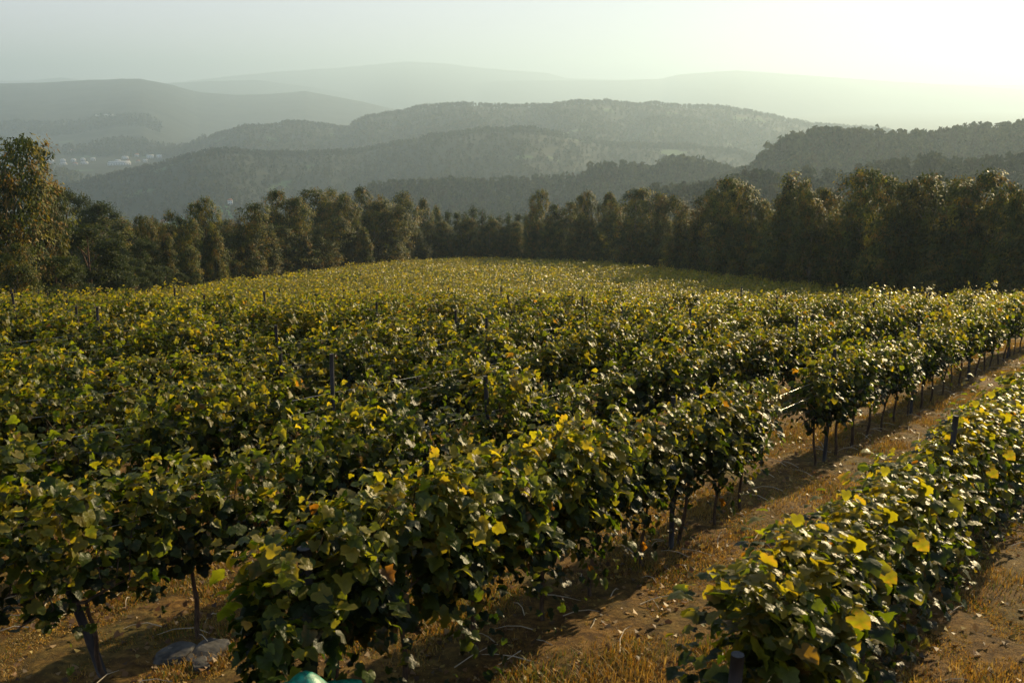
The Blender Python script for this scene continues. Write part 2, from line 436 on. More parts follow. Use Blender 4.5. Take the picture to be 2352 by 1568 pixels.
# ------------------------------------------------------------------ grapevines
def vine_foliage(seed, shoots=28, per=30, low=0.66, top=1.90, spread=.13, hang=.30, size=(.055, .125), yel=0.0, length=1.15):
    g = np.random.default_rng(seed)
    P, HH, T, SG, YL = [], [], [], [], []
    xs = np.linspace(-length / 2, length / 2, shoots) + g.normal(0, .05, shoots)
    g.shuffle(xs)
    for s in range(shoots):
        m_ = int(per * g.uniform(.55, 1.35)); t = g.random(m_)
        sg = 1 if g.random() < .5 else -1
        yo = g.normal(0, .55)
        if g.random() > hang:                                   # upright shoot tied to the wires, tip arching over
            hgt = (top - .78) * g.uniform(.82, 1.16); dx, dy = g.normal(0, .13), g.normal(0, spread); arch = g.uniform(0, .26)
            x = xs[s] + dx * t + .03 * np.sin(7 * t + s); y = g.normal(0, .05) + dy * t + sg * arch * .6 * np.maximum(t - .55, 0)
            z = .80 + hgt * t - arch * 1.3 * np.maximum(t - .62, 0) ** 2 * 4
        else:                                                   # loose shoot falling outwards
            z1 = g.uniform(1.15, top - .05); fall = g.uniform(.45, 1.0) * (z1 - low) * 1.1
            x = xs[s] + g.normal(0, .2) * t; y = sg * (.06 + (spread * 1.6 + .06) * np.sqrt(t)); z = z1 + .08 * np.sin(3 * t) - fall * t * t
        p = np.stack([x, y, z], 1) + g.normal(0, 1, (m_, 3)) * np.array([.055, .075, .05])
        P.append(p); T.append(t); SG.append(np.full(m_, sg)); YL.append(np.full(m_, yo))
    pos = np.concatenate(P); t = np.concatenate(T); sg = np.concatenate(SG); yo = np.concatenate(YL)
    n = len(pos); hh = np.clip((pos[:, 2] - low) / (top - low), -.1, 1.15)
    side = np.sign(pos[:, 1] + g.normal(0, .06, n))
    outw = np.stack([g.normal(0, .35, n), side * .75, .45 + .6 * hh], 1)
    flat = g.random(n) < .30                                    # some blades lie nearly level and catch the low sun
    outw[flat] = np.stack([g.normal(0, .2, n), g.normal(0, .2, n), np.full(n, 1.6)], 1)[flat]
    nrm = outw + g.normal(0, .45, (n, 3))
    tip = np.stack([g.normal(0, .55, n), side * .5 + g.normal(0, .4, n), -1.0 + .5 * hh + g.normal(0, .3, n)], 1)
    sz = g.uniform(*size, n) * (1.1 - .4 * t * t)
    return lobed_leaves(pos, nrm, tip, sz, vine_colours(n, hh, g, yel + yo), g)

def vine_trunk_mesh(seed, lush=False):
    g = np.random.default_rng(seed + 900)
    b = MB()
    lean = g.normal(0, .07, 2); k = 7
    pts = [(lean[0] * t + .022 * math.sin(9 * t + seed), lean[1] * t * .5 + .02 * math.cos(7 * t + seed), -.05 + .92 * t) for t in np.linspace(0, 1, k)]
    b.tube(pts, np.linspace(.026, .016, k) * g.uniform(.85, 1.2), 7)
    top = np.array(pts[-1])
    for s in (-1, 1):
        e = [top + np.array((s * .52 * t, .02 * math.sin(5 * t), .06 * math.sin(3 * t))) for t in np.linspace(0, 1, 5)]
        b.tube(e, np.linspace(.018, .009, 5), 5)
        for q in range(3):
            st = e[1 + q]
            b.tube([st, st + np.array((g.normal(0, .05), g.normal(0, .07), .4)), st + np.array((g.normal(0, .14), g.normal(0, .16), .85))], (.006, .005, .003), 4)
    return b.mesh('trunk', M['vine_bark'], True)

VAR = []
for s in range(16):
    kind = 'plain'
    kw = {}
    if s in (3, 9): kw = dict(shoots=19, top=1.75, low=.8)                       # thinner vines
    if s in (6, 12): kw = dict(top=2.02, yel=.5)
    if s in (13, 14, 15): kw = dict(shoots=40, per=34, low=.22, top=1.86, spread=.16, hang=.45, size=(.055, .135)); kind = 'lush'   # big skirts of leaves
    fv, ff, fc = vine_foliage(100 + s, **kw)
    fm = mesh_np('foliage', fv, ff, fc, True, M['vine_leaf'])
    VAR.append((kind, fm, vine_trunk_mesh(s)))
PLAIN = [i for i, v in enumerate(VAR) if v[0] == 'plain']; LUSH = [i for i, v in enumerate(VAR) if v[0] == 'lush']

OFFS = [-2.18, -5.1, -7.55] + [-7.55 - 2.45 * k for k in range(1, 60)]
ROWRZ = math.atan2(VINE_T[1], VINE_T[0])
def row_pt(off, t):
    return off * VINE_N[0] + t * VINE_T[0], off * VINE_N[1] + t * VINE_T[1]
START = {0: 6.3, 1: 4.55, 2: 1.2}
vines = []
for ri, off in enumerate(OFFS):
    t0 = START.get(ri, -2.0)
    ts = np.arange(t0, 260, 1.0); ts = ts + rng.uniform(-.13, .13, len(ts))
    xs, ys = off * VINE_N[0] + ts * VINE_T[0], off * VINE_N[1] + ts * VINE_T[1]
    ok = in_field(xs, ys)
    for t, x, y in zip(ts[ok], xs[ok], ys[ok]):
        vines.append((ri, t, x, y))
vr = np.array([v[0] for v in vines]); vt = np.array([v[1] for v in vines]); vx = np.array([v[2] for v in vines]); vy = np.array([v[3] for v in vines])
vz = terrain(vx, vy)
depth = vy * CP - (vz + 1.2) * SP
uu = vx / np.maximum(depth, .1); vv = (-(vz + 1.2) * CP - vy * SP) / np.maximum(depth, .1)
inview = (depth > 1.5) & (np.abs(uu) < .514 + .8 / np.maximum(depth, 1)) & (vv < .343 + 1.2 / np.maximum(depth, 1))
gapB = (vr == 1) & (vt > 13.0) & (vt < 15.3)
thin = rng.random(len(vr)) < .03
keep = ~gapB & ~(thin & (vt > 12))
order = np.where(inview & keep)[0]; order = order[np.argsort(np.hypot(vx, vy)[order])]
near = order[:300]
nearset = set(near.tolist())
rest = np.array([k for k in np.where(keep)[0] if k not in nearset and depth[k] > 1.0 and abs(uu[k]) < .66 and (vv[k] < .6)])

ROWNAME = lambda ri: 'outermost row beside the grassy strip' if ri == 0 else ordinal(ri + 1) + ' row in from the grassy edge'
rank = {}
for ri in set(vr[near].tolist()):
    ks = [k for k in near if vr[k] == ri]; ks.sort(key=lambda k: vt[k])
    for q, k in enumerate(ks): rank[k] = q + 1
first = {}
for k in near:
    ri = int(vr[k]); t = vt[k]
    lush = (ri == 0 and t < 15) or (ri == 1 and t < 10.5)
    vi = random.choice(LUSH if lush or random.random() < .05 else PLAIN)
    flip = random.random() < .5
    x, y = vx[k], vy[k]
    if vi not in first:
        e = bpy.data.objects.new('grapevine', None); COL.objects.link(e); e.empty_display_size = .3
        link('trunk', VAR[vi][2], e); link('foliage', VAR[vi][1], e); first[vi] = e
    else:
        src = first[vi]
        e = src.copy(); COL.objects.link(e)
        for ch in src.children:
            c = ch.copy(); COL.objects.link(c); c.parent = e
    e.location = (x, y, vz[k]); e.rotation_euler = (0, 0, ROWRZ + (math.pi if flip else 0) + random.uniform(-.08, .08))
    sc = random.uniform(.92, 1.1) * (.92 if ri == 0 and t < 13 else .95 if ri == 0 else 1.0 if ri == 1 and t < 9 else 1.0); e.scale = (random.uniform(.95, 1.12), sc * random.uniform(.9, 1.1) * (1.2 if ri == 0 else 1.0), sc)
    q = rank[k]
    look = 'bushy grapevine with big drooping leaves' if vi in LUSH else ('sparse grapevine' if vi in (3, 9) else ('tall yellowing grapevine' if vi in (6, 12) else 'green and yellow grapevine'))
    tag(e, f'{look}, {ordinal(q)} along the {ROWNAME(ri)}', 'grapevine', 'grapevines trained along the vineyard rows')

# the thousands of vines farther down the slope, one mesh
g = np.random.default_rng(77)
dist = np.hypot(vx, vy)
FV, FF, FC = [], [], []; base = 0
for lo, hi, cnt, ln in ((0, 60, 300, (.09, .16)), (60, 110, 150, (.13, .22)), (110, 400, 80, (.18, .30))):
    ks = rest[(dist[rest] >= lo) & (dist[rest] < hi)]
    if not len(ks): continue
    n = len(ks) * cnt
    kk = np.repeat(ks, cnt)
    topk = np.repeat(1.76 + g.normal(0, .12, len(ks)) + .12 * wobble(vx[ks], vy[ks], 9, 2, 1), cnt)
    yelk = np.repeat(g.normal(1.1, .6, len(ks)), cnt)
    hh = g.beta(1.5, 1.0, n) * 1.06
    bulge = np.sqrt(np.clip(1 - (hh * 1.2 - .5) ** 2, .12, 1))
    sid = g.integers(0, 6, n); la = (sid + .5) / 6 * 1.2 - .6 + g.normal(0, .05, n)
    hs = np.sin(kk * 12.9898 + sid * 78.233) * 43758.5453; hs = hs - np.floor(hs)
    topk = topk * (.86 + .26 * hs)
    lump = .6 + .7 * (hs * 7.31 % 1.0)
    yy = np.sign(g.normal(0, 1, n)) * .25 * bulge * lump * g.uniform(.5, 1.15, n)
    zz = .6 + (topk - .6) * hh + (hh > .97) * g.uniform(0, .22, n)
    pos = np.stack([vx[kk] + la * VINE_T[0] + yy * VINE_N[0], vy[kk] + la * VINE_T[1] + yy * VINE_N[1], vz[kk] + zz], 1)
    sidev = np.sign(yy)
    nrm = np.stack([sidev * VINE_N[0], sidev * VINE_N[1], .4 + .9 * hh], 1) + g.normal(0, .6, (n, 3))
    tip = np.stack([sidev * .4 * VINE_N[0], sidev * .4 * VINE_N[1], -1 + .5 * hh], 1) + g.normal(0, .5, (n, 3))
    l_ = g.uniform(*ln, n)
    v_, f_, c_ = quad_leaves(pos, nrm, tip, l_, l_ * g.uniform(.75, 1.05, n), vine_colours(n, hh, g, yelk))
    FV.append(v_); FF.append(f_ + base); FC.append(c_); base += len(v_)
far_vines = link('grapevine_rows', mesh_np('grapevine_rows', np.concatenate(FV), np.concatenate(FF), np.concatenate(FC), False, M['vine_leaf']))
tag(far_vines, 'golden green rows of grapevines covering the far slope up to the trees', 'grapevines', kind='stuff')

# ------------------------------------------------------------------ trellis posts and wires
def post_mesh(seed, h=2.05):
    g = np.random.default_rng(seed); b = MB()
    k = 7; zs = np.linspace(-.12, h, k)
    b.tube([(.006 * math.sin(3 * z + seed), .006 * math.cos(2 * z + seed), z) for z in zs], .031 * np.linspace(1.08, .95, k) * g.uniform(.97, 1.03, k), 9)
    return b.mesh('trellis_post', M['post'], True)
PM = [post_mesh(s) for s in range(3)]
PHASE = {0: 5.35, 1: 4.45, 2: 4.2, 3: 3.7, 4: 4.9}
STEP = 5.7
nposts = 0
post_list = []
for ri, off in enumerate(OFFS[:26]):
    ph = PHASE.get(ri, float(rng.uniform(0, STEP)))
    q = 0
    for k in range(0, 16):
        t = ph + STEP * k + (0.25 if (ri == 1 and k) else 0)
        x, y = row_pt(off, t)
        z = gz_at(x, y); dp = y * CP - (z + 1.8) * SP
        if dp < 2 or abs(x / dp) > .53 or math.hypot(x, y) > 64 or not in_field(np.array([x]), np.array([y]))[0]: continue
        if (-(z + 2.0) * CP - y * SP) / dp > .36: continue
        q += 1
        post_list.append((ri, k, q, t, x, y, z))
posts = []
for (ri, k, q, t, x, y, z) in post_list:
    end = k == 0 and ri < 3
    if not posts: o = link('trellis_post', PM[0])
    else:
        o = posts[0].copy(); COL.objects.link(o); o.data = PM[len(posts) % 3]
    o.location = (x, y, z)
    o.rotation_euler = (random.gauss(0, .02), random.gauss(0, .02), random.uniform(0, 6))
    o.scale = (1, 1, random.uniform(.98, 1.06))
    if ri == 0 and k == 0: o.scale = (1.45, 1.45, .63); lab = 'thick weathered grey post at the near end of the outermost vine row'
    elif ri == 1 and k == 0: o.scale = (1.8, 1.8, .80); lab = 'stout grey post half buried in leaves at the second row end'
    elif ri == 2 and k == 0: o.rotation_euler = (0.05, -.20, 0); o.scale = (1.3, 1.3, .8); lab = 'dark leaning post beside the flat rocks, third row in'
    else: lab = f'thin dark grey post, {ordinal(q)} along the {ROWNAME(ri)}'
    if ri < 2 and k: o.scale.z *= .92
    if ri > 2: o.scale.z *= random.choice((.95, .98, 1.02, 1.08))
    tag(o, lab, 'post', 'trellis posts along the vine rows')
    posts.append(o)

for ri, off in enumerate(OFFS[:18]):
    for wi, h in enumerate((1.60, 1.42)):
        t0 = {0: 5.6, 1: 4.45, 2: 2.0}.get(ri, 0.0)
        ts = np.arange(t0, 68, STEP / 2)
        xs, ys = off * VINE_N[0] + ts * VINE_T[0], off * VINE_N[1] + ts * VINE_T[1]
        okk = (ys > 1) & in_field(xs, ys) & (np.hypot(xs, ys) < 62)
        if okk.sum() < 3: continue
        xs, ys = xs[okk], ys[okk]
        zs = terrain(xs, ys) + h - (.10 if ri < 2 else -.08 if ri > 2 else 0) - .03 * (np.arange(len(xs)) % 2)
        sh = (wi - .5) * .09
        b = MB(); b.tube(np.stack([xs + sh * VINE_N[0], ys + sh * VINE_N[1], zs], 1), .0028, 4)
        o = link('trellis_wire', b.mesh('trellis_wire', M['wire']))
        tag(o, f'{"topmost" if wi == 0 else "lower"} thin steel wire strung along the {ROWNAME(ri)}', 'wire', 'trellis wires')

# ------------------------------------------------------------------ ground litter in the alleys
g = np.random.default_rng(5)
def strip_points(n, tmax, tmin=1.5):
    t = tmin + (tmax - tmin) * g.random(n) ** 1.6
    o = g.uniform(-13.0, 3.5, n)
    return t, o
def grass_mesh(n, tmax, hgt, wid, more=0.0):
    t, o = strip_points(n, tmax)
    x = o * VINE_N[0] + t * VINE_T[0]; y = o * VINE_N[1] + t * VINE_T[1]
    dens = .80 + more + .4 * wobble(x, y, 2.2, 3, 2)
    offs = np.array(OFFS[:5]); dr = np.min(np.abs(o[:, None] - offs[None]), 1)
    dens = dens - .45 * (dr < .35)
    ok = (g.random(n) < dens) & (y > 1.5)
    x, y = x[ok], y[ok]; z = terrain(x, y)
    dp = np.maximum(y * CP - z * SP, .1)
    ok = (np.abs(x / dp) < .60) & ((-z * CP - y * SP) / dp < .42)
    x, y, z = x[ok], y[ok], z[ok]; n = len(x)
    tall = np.clip(.6 + .9 * wobble(x, y, 3.3, 2, 5), .25, 1.9)
    h = g.uniform(*hgt, n) * tall
    az = g.uniform(0, 2 * math.pi, n); lean = g.uniform(.15, 1.0, n)
    d = np.stack([np.cos(az) * lean, np.sin(az) * lean, np.ones(n)], 1) * h[:, None]
    s = np.stack([-np.sin(az), np.cos(az), np.zeros(n)], 1) * (g.uniform(*wid, n))[:, None]
    p0 = np.stack([x, y, z - .01], 1)
    md = p0 + d * np.array([.45, .45, .62])
    v = np.stack([p0 - s, p0 + s, md + s * .7, p0 + d, md - s * .7], 1).reshape(-1, 3)
    f4 = (np.arange(n)[:, None] * 5 + np.array([0, 1, 2, 4])); f3 = (np.arange(n)[:, None] * 5 + np.array([4, 2, 3]))
    pal = np.array([(.25, .145, .025), (.31, .19, .036), (.17, .085, .018), (.15, .13, .018), (.07, .09, .012), (.31, .22, .07)])
    gm = wobble(x, y, 1.7, 3, 0)
    w = g.random(n) + .35 * gm
    idx = np.where(w > .88, 4, np.where(w > .72, 3, np.where(w > .5, 0, np.where(w > .28, 2, np.where(w > .1, 1, 5)))))
    c = pal[idx] * g.uniform(.7, 1.25, (n, 1))
    return v, [f4, f3], np.repeat(c, 5, 0)
v, f, c = grass_mesh(800000, 46, (.03, .11), (.0025, .006))
v2, f2, c2 = grass_mesh(1300000, 40, (.015, .045), (.004, .008), .2)
f = [np.concatenate([a, b_ + len(v)]) for a, b_ in zip(f, f2)]; v = np.concatenate([v, v2]); c = np.concatenate([c, c2])
o = link('dry_grass', mesh_np('dry_grass', v, f, c, False, M['grass'])); tag(o, 'short golden dry grass between the vine rows', 'grass', kind='stuff')

t, off_ = strip_points(26000, 40); x = off_ * VINE_N[0] + t * VINE_T[0]; y = off_ * VINE_N[1] + t * VINE_T[1]
n = len(x); pos = np.stack([x, y, terrain(x, y) + g.uniform(.005, .04, n)], 1)
nrm = np.stack([g.normal(0, .6, n), g.normal(0, .6, n), np.ones(n)], 1); tip = g.normal(0, 1, (n, 3)); l_ = g.uniform(.03, .09, n)
pal = np.array([(.16, .085, .035), (.10, .05, .022), (.22, .14, .06), (.06, .035, .018), (.26, .19, .05)])
v, f, c = quad_leaves(pos, nrm, tip, l_, l_ * .8, pal[g.integers(0, 5, n)], .3)
o = link('fallen_leaves', mesh_np('fallen_leaves', v, f, c, False, M['grass'])); tag(o, 'brown fallen vine leaves scattered on the soil', 'leaves', kind='stuff')

b = MB()
for k in range(420):
    t = 3 + 30 * random.random() ** 1.7; ofs = random.choice(OFFS[:4]) + random.gauss(.25, .45)
    x, y = row_pt(ofs, t); z = gz_at(x, y) + .015; a = random.uniform(0, 6.28); ln_ = random.uniform(.15, .55); bend = random.gauss(0, .12)
    pts = [(x + math.cos(a) * ln_ * s - math.sin(a) * bend * s * s, y + math.sin(a) * ln_ * s + math.cos(a) * bend * s * s, z + .05 * math.sin(3 * s)) for s in (0, .35, .7, 1)]
    b.tube(pts, (.006, .005, .004, .002), 4)
o = link('pruned_twigs', b.mesh('pruned_twigs', M['log'])); tag(o, 'pale cut vine twigs lying under the rows', 'twigs', kind='stuff')

def rock(loc, size, seed, label):
    g2 = np.random.default_rng(seed)
    import bmesh
    bm = bmesh.new(); bmesh.ops.create_icosphere(bm, subdivisions=3, radius=1.0)
    ph = g2.uniform(0, 6, 6)
    for vtx in bm.verts:
        c = vtx.co.normalized()
        k = 1 + .13 * math.sin(3 * c.x + ph[0]) * math.cos(2.5 * c.y + ph[1]) + .08 * math.sin(6 * c.z + 4 * c.x + ph[2])
        q = Vector((max(-.78, min(.78, c.x)), max(-.8, min(.8, c.y)), max(-.5, min(.55, c.z)))) * k
        vtx.co = Vector((q.x * size[0], q.y * size[1], q.z * size[2]))
    me = bpy.data.meshes.new('rock'); bm.to_mesh(me); bm.free(); me.materials.append(M['rock'])
    o = link('rock', me, None, loc, g2.uniform(0, 3)); tag(o, label, 'rock')
    return o
def ground_pix(px, py):
    """point of the near slope seen at a photograph pixel"""
    x, y, z = pix_ray(px, py)
    s = 5.0
    for _ in range(40):
        s -= (s * z - gz_at(s * x, s * y)) / (z + .14 * y)
    return s * x, s * y, gz_at(s * x, s * y)
p_ = ground_pix(402, 1505); rock((p_[0], p_[1], p_[2] - .01), (.24, .17, .12), 3, 'flat pale grey rock with a bright top at the foot of a vine')
p_ = ground_pix(478, 1500); rock((p_[0], p_[1], p_[2] - .02), (.27, .18, .12), 8, 'brownish rock half sunk in dry grass beside the paler rock')
p_ = ground_pix(462, 1530); rock((p_[0], p_[1], p_[2] + .0), (.12, .09, .09), 12, 'small tan stone lit by sun in the grass tuft')

# crumpled teal netting at the foot of the second row's end
gx_, gy_ = np.meshgrid(np.linspace(-1, 1, 26), np.linspace(-1, 1, 26))
rr_ = np.hypot(gx_, gy_)
zz_ = .46 * np.exp(-1.6 * rr_ ** 2) + .05 * np.sin(7 * gx_ + 3 * gy_) * np.exp(-rr_) + .035 * np.sin(11 * gy_ - 4 * gx_)
nv = np.stack([gx_.ravel() * .55, gy_.ravel() * .55, zz_.ravel()], 1)
i = (np.arange(25)[:, None] * 26 + np.arange(25)[None]).reshape(-1)
nf = np.stack([i, i + 1, i + 27, i + 26], 1)
x, y, z = at_dist(688, 1571, 6.05)
net = link('folded_netting', mesh_np('folded_netting', nv, nf, None, True, M['net']), None, (x, y, z - .47), .4)
sm = net.modifiers.new('thickness', 'SOLIDIFY'); sm.thickness = .012
tag(net, 'crumpled teal plastic netting heaped at the end of a vine row', 'netting')

# ------------------------------------------------------------------ trees around the vineyard
def blobs_crown(seed, kind, nleaf):
    """leaf cloud of a 10 m tree, base at the origin"""
    g = np.random.default_rng(seed)
    bl = []                                                     # lobes: centre, radii
    env = None
    if kind == 'eucalyptus':
        env = [(0.0, 0.0, 0.0, 10.0, g.uniform(1.45, 1.95))]    # leaders: x, y, base, top, radius
        for k in range(g.integers(3, 7)):
            a = g.uniform(0, 6.28); o = g.uniform(.9, 2.1)
            env.append((o * math.cos(a), o * math.sin(a), 0.0, g.uniform(4.5, 9.5), g.uniform(.9, 1.45)))
        for (ex, ey, e0, e1, er) in env:
            for h in (.3, .45, .6, .75, .88):
                a = g.uniform(0, 6.28); bl.append((ex + .5 * er * math.cos(a), ey + .5 * er * math.sin(a), e0 + (e1 - e0) * h, .6, .6, .8))
    elif kind == 'slim':
        nb = 13
        for k in range(nb):
            h = .08 + .88 * (k + .5) / nb
            rad_ = 1.6 * (1 - h) ** .6 + .15
            a = g.uniform(0, 6.28); off = g.uniform(.1, .5) * rad_
            rr = .45 * rad_ + .28
            bl.append((off * math.cos(a), off * math.sin(a), 10 * h, rr, rr, rr * 1.5))
    elif kind == 'pine':
        nb = 24
        for k in range(nb):
            h = .22 + .72 * (k + .5) / nb
            rad_ = 2.7 * (1 - ((h - .42) / .6) ** 2) ** .5 if abs(h - .42) < .6 else .4
            a = g.uniform(0, 6.28) + k * 2.4; off = g.uniform(.45, .95) * rad_
            rr = g.uniform(.55, .95)
            bl.append((off * math.cos(a), off * math.sin(a), 10 * h, rr, rr, rr * .62))
        bl.append((0, 0, 9.2, .8, .8, .6))
    elif kind == 'conifer':
        nb = 20
        for k in range(nb):
            h = .05 + .9 * (k + .5) / nb
            rad_ = 1.5 * (1 - h) + .12
            a = k * 2.4; off = .6 * rad_
            rr = .35 + .35 * (1 - h)
            bl.append((off * math.cos(a), off * math.sin(a), 10 * h, rr, rr, rr * .8))
        bl.append((0, 0, 9.6, .18, .18, .5))
    else:                                                       # shrub
        nb = 12
        for k in range(nb):
            a = g.uniform(0, 6.28); off = g.uniform(0, 3.2); h = g.uniform(.12, .8) * (1 - .09 * off)
            rr = g.uniform(1.3, 2.2)
            bl.append((off * math.cos(a), off * math.sin(a), 10 * h, rr, rr, rr))
    bl = np.array(bl)
    w = bl[:, 3] * bl[:, 5]; w = w / w.sum()
    nclump = nleaf // 22
    ci = g.choice(len(bl), nclump, p=w)
    u = g.normal(0, 1, (nclump, 3)); u /= np.linalg.norm(u, axis=1, keepdims=True)
    u[:, 2] = np.where(u[:, 2] < -.5, -u[:, 2], u[:, 2])
    cc = bl[ci, :3] + u * bl[ci, 3:6] * (g.random((nclump, 1)) ** .35)
    kk = np.repeat(np.arange(nclump), 22); n = len(kk)
    if env is not None:
        ev = np.array(env); w = ev[:, 4] ** 1.5 * ev[:, 3]; w = w / w.sum()
        ei = g.choice(len(ev), nclump, p=w); h = g.random(nclump) ** .85 * .94 + .07; th = g.uniform(0, 2 * math.pi, nclump)
        ph = g.uniform(0, 6.28, (len(ev), 4))[ei]
        pk = g.uniform(.40, .72, len(ev))[ei]
        rr_ = ev[ei, 4] * np.sqrt(np.clip(1 - np.where(h < pk, ((h - pk) / (pk + .12)) ** 2, np.abs((h - pk) / (1.03 - pk)) ** 2.4), .02, 1))
        rr_ = rr_ * (.74 + .42 * np.abs(np.sin(np.pi * (h * g.uniform(1.6, 3.0, len(ev))[ei] + ph[:, 3]))))
        rr_ = rr_ * (1 + .26 * np.sin(2 * th + ph[:, 0] + 7 * h) + .22 * np.sin(4 * th + 15 * h + ph[:, 1]) + .18 * np.sin(17 * h + ph[:, 2] + 2 * th))
        q = g.random(nclump); fr = np.where(q < .75, g.uniform(.8, 1.04, nclump), g.uniform(.3, .8, nclump))
        ln = g.normal(0, .75, (len(ev), 2))[ei] * (h * h)[:, None]
        cc = np.stack([ev[ei, 0] + ln[:, 0] + rr_ * fr * np.cos(th), ev[ei, 1] + ln[:, 1] + rr_ * fr * np.sin(th), ev[ei, 2] + (ev[ei, 3] - ev[ei, 2]) * h], 1)
        u = np.stack([np.cos(th), np.sin(th), 1.1 * (h - .45)], 1)
    pos = cc[kk] + g.normal(0, .19 if kind != 'shrub' else .3, (n, 3))
    pos[:, 2] = np.maximum(pos[:, 2], .15)
    nrm = u[kk] + g.normal(0, .6, (n, 3)) + np.array([0, 0, .25])
    if kind in ('pine', 'conifer'):
        tip = u[kk] * .8 + g.normal(0, .6, (n, 3)) + np.array([0, 0, .3]); l_ = g.uniform(.16, .34, n); wd = l_ * g.uniform(.22, .4, n)
        pal = np.array([(.030, .048, .014), (.040, .062, .016), (.055, .078, .018), (.085, .095, .022)])
    elif kind == 'shrub':
        tip = g.normal(0, 1, (n, 3)) + np.array([0, 0, -.3]); l_ = g.uniform(.35, .65, n); wd = l_ * .5
        pal = np.array([(.040, .050, .016), (.060, .066, .018), (.085, .075, .022), (.11, .075, .028)])
    else:
        tip = g.normal(0, .5, (n, 3)) + np.array([0, 0, -1.0]); l_ = g.uniform(.17, .32, n); wd = l_ * g.uniform(.3, .48, n)
        pal = np.array([(.030, .046, .010), (.056, .076, .014), (.12, .132, .018), (.20, .165, .022), (.18, .115, .026)])
    ck = g.integers(0, len(pal), nclump); ck = np.where(g.random(nclump) < .35, g.integers(0, 2, nclump), ck)
    col = .60 * pal[ck[kk]] * g.uniform(.7, 1.3, (n, 1))
    return quad_leaves(pos, nrm, tip, l_, wd, col, .15), bl

def tree_trunk(seed, kind, bl):
    g = np.random.default_rng(seed + 50); b = MB()
    hb = 9.0 if kind != 'shrub' else 4.0
    k = 8; w1, w2 = g.normal(0, .1, 2)
    pts = np.array([(w1 * math.sin(4 * t), w2 * math.sin(3 * t), -.3 + hb * t) for t in np.linspace(0, 1, k)])
    r0 = .17 if kind in ('eucalyptus', 'slim') else .2
    b.tube(pts, np.linspace(r0, .03, k), 7)
    for L_ in bl[::2]:
        z0 = max(.3, L_[2] - 1.3 - .4 * math.hypot(L_[0], L_[1]))
        s = np.array((np.interp(z0, pts[:, 2], pts[:, 0]), np.interp(z0, pts[:, 2], pts[:, 1]), z0))
        e = L_[:3]
        md = (s + e) / 2 + np.array((0, 0, .2))
        b.tube([s, md, e], (.055, .04, .015), 5)
    return b.mesh('trunk', M['pine_bark' if kind in ('pine', 'conifer') else 'tree_bark'], True)

TV = {}
def tree_variant(kind, s):
    if (kind, s) not in TV:
        nl = {'eucalyptus': 17000, 'slim': 9000, 'pine': 13000, 'conifer': 5000, 'shrub': 3500}[kind]
        (v, f, c), bl = blobs_crown(1000 + s * 7 + len(kind) * 131, kind, nl)
        TV[(kind, s)] = (mesh_np('crown', v, f, c, False, M['tree_leaf']), tree_trunk(s, kind, bl))
    return TV[(kind, s)]
TREE_NAME = {'eucalyptus': 'eucalyptus_tree', 'slim': 'eucalyptus_tree', 'pine': 'pine_tree', 'conifer': 'conifer_tree', 'shrub': 'shrub'}
tree_src = {}
def plant(kind, s, x, y, height, width, label, group=None, cat='tree'):
    z = gz_at(x, y)
    key = (kind, s)
    if key not in tree_src:
        cm, tm = tree_variant(kind, s)
        e = bpy.data.objects.new(TREE_NAME[kind], None); COL.objects.link(e)
        link('trunk', tm, e); link('crown', cm, e); tree_src[key] = e
    else:
        e = tree_src[key].copy(); COL.objects.link(e)
        for ch in tree_src[key].children:
            c = ch.copy(); COL.objects.link(c); c.parent = e
        for kk in ('label', 'group'):
            if kk in e: del e[kk]
    e.location = (x, y, z - .1); e.rotation_euler = (0, 0, random.uniform(0, 6.28))
    width *= .96 if kind == 'eucalyptus' else 1.05
    e.scale = (height / 10 * width, height / 10 * width, height / 10)
    tag(e, label, cat, group)
    return e

DEP = ([-200, 0, 60, 300, 430, 500, 600, 700, 800, 935, 1060, 1200, 1460, 1700, 1900, 2100, 2250, 2400, 2700],
       [76, 80, 82, 102, 118, 138, 152, 170, 186, 204, 218, 212, 178, 136, 112, 96, 88, 80, 70])
def tree_at(kind, s, px, ytop, label, group=None, back=0.0, width=1.0, cat='tree', hfix=None):
    Y = float(np.interp(px, *DEP)) + back
    rx, ry, rz = pix_ray(px, ytop)
    x, y, zt = float(rx / ry * Y), Y, float(rz / ry * Y)
    if kind == 'eucalyptus' and 540 < px < 940: width *= 1.3
    h = hfix or max(1.5, zt - gz_at(x, y))
    return plant(kind, s, x, y, h, width, label, group, cat)

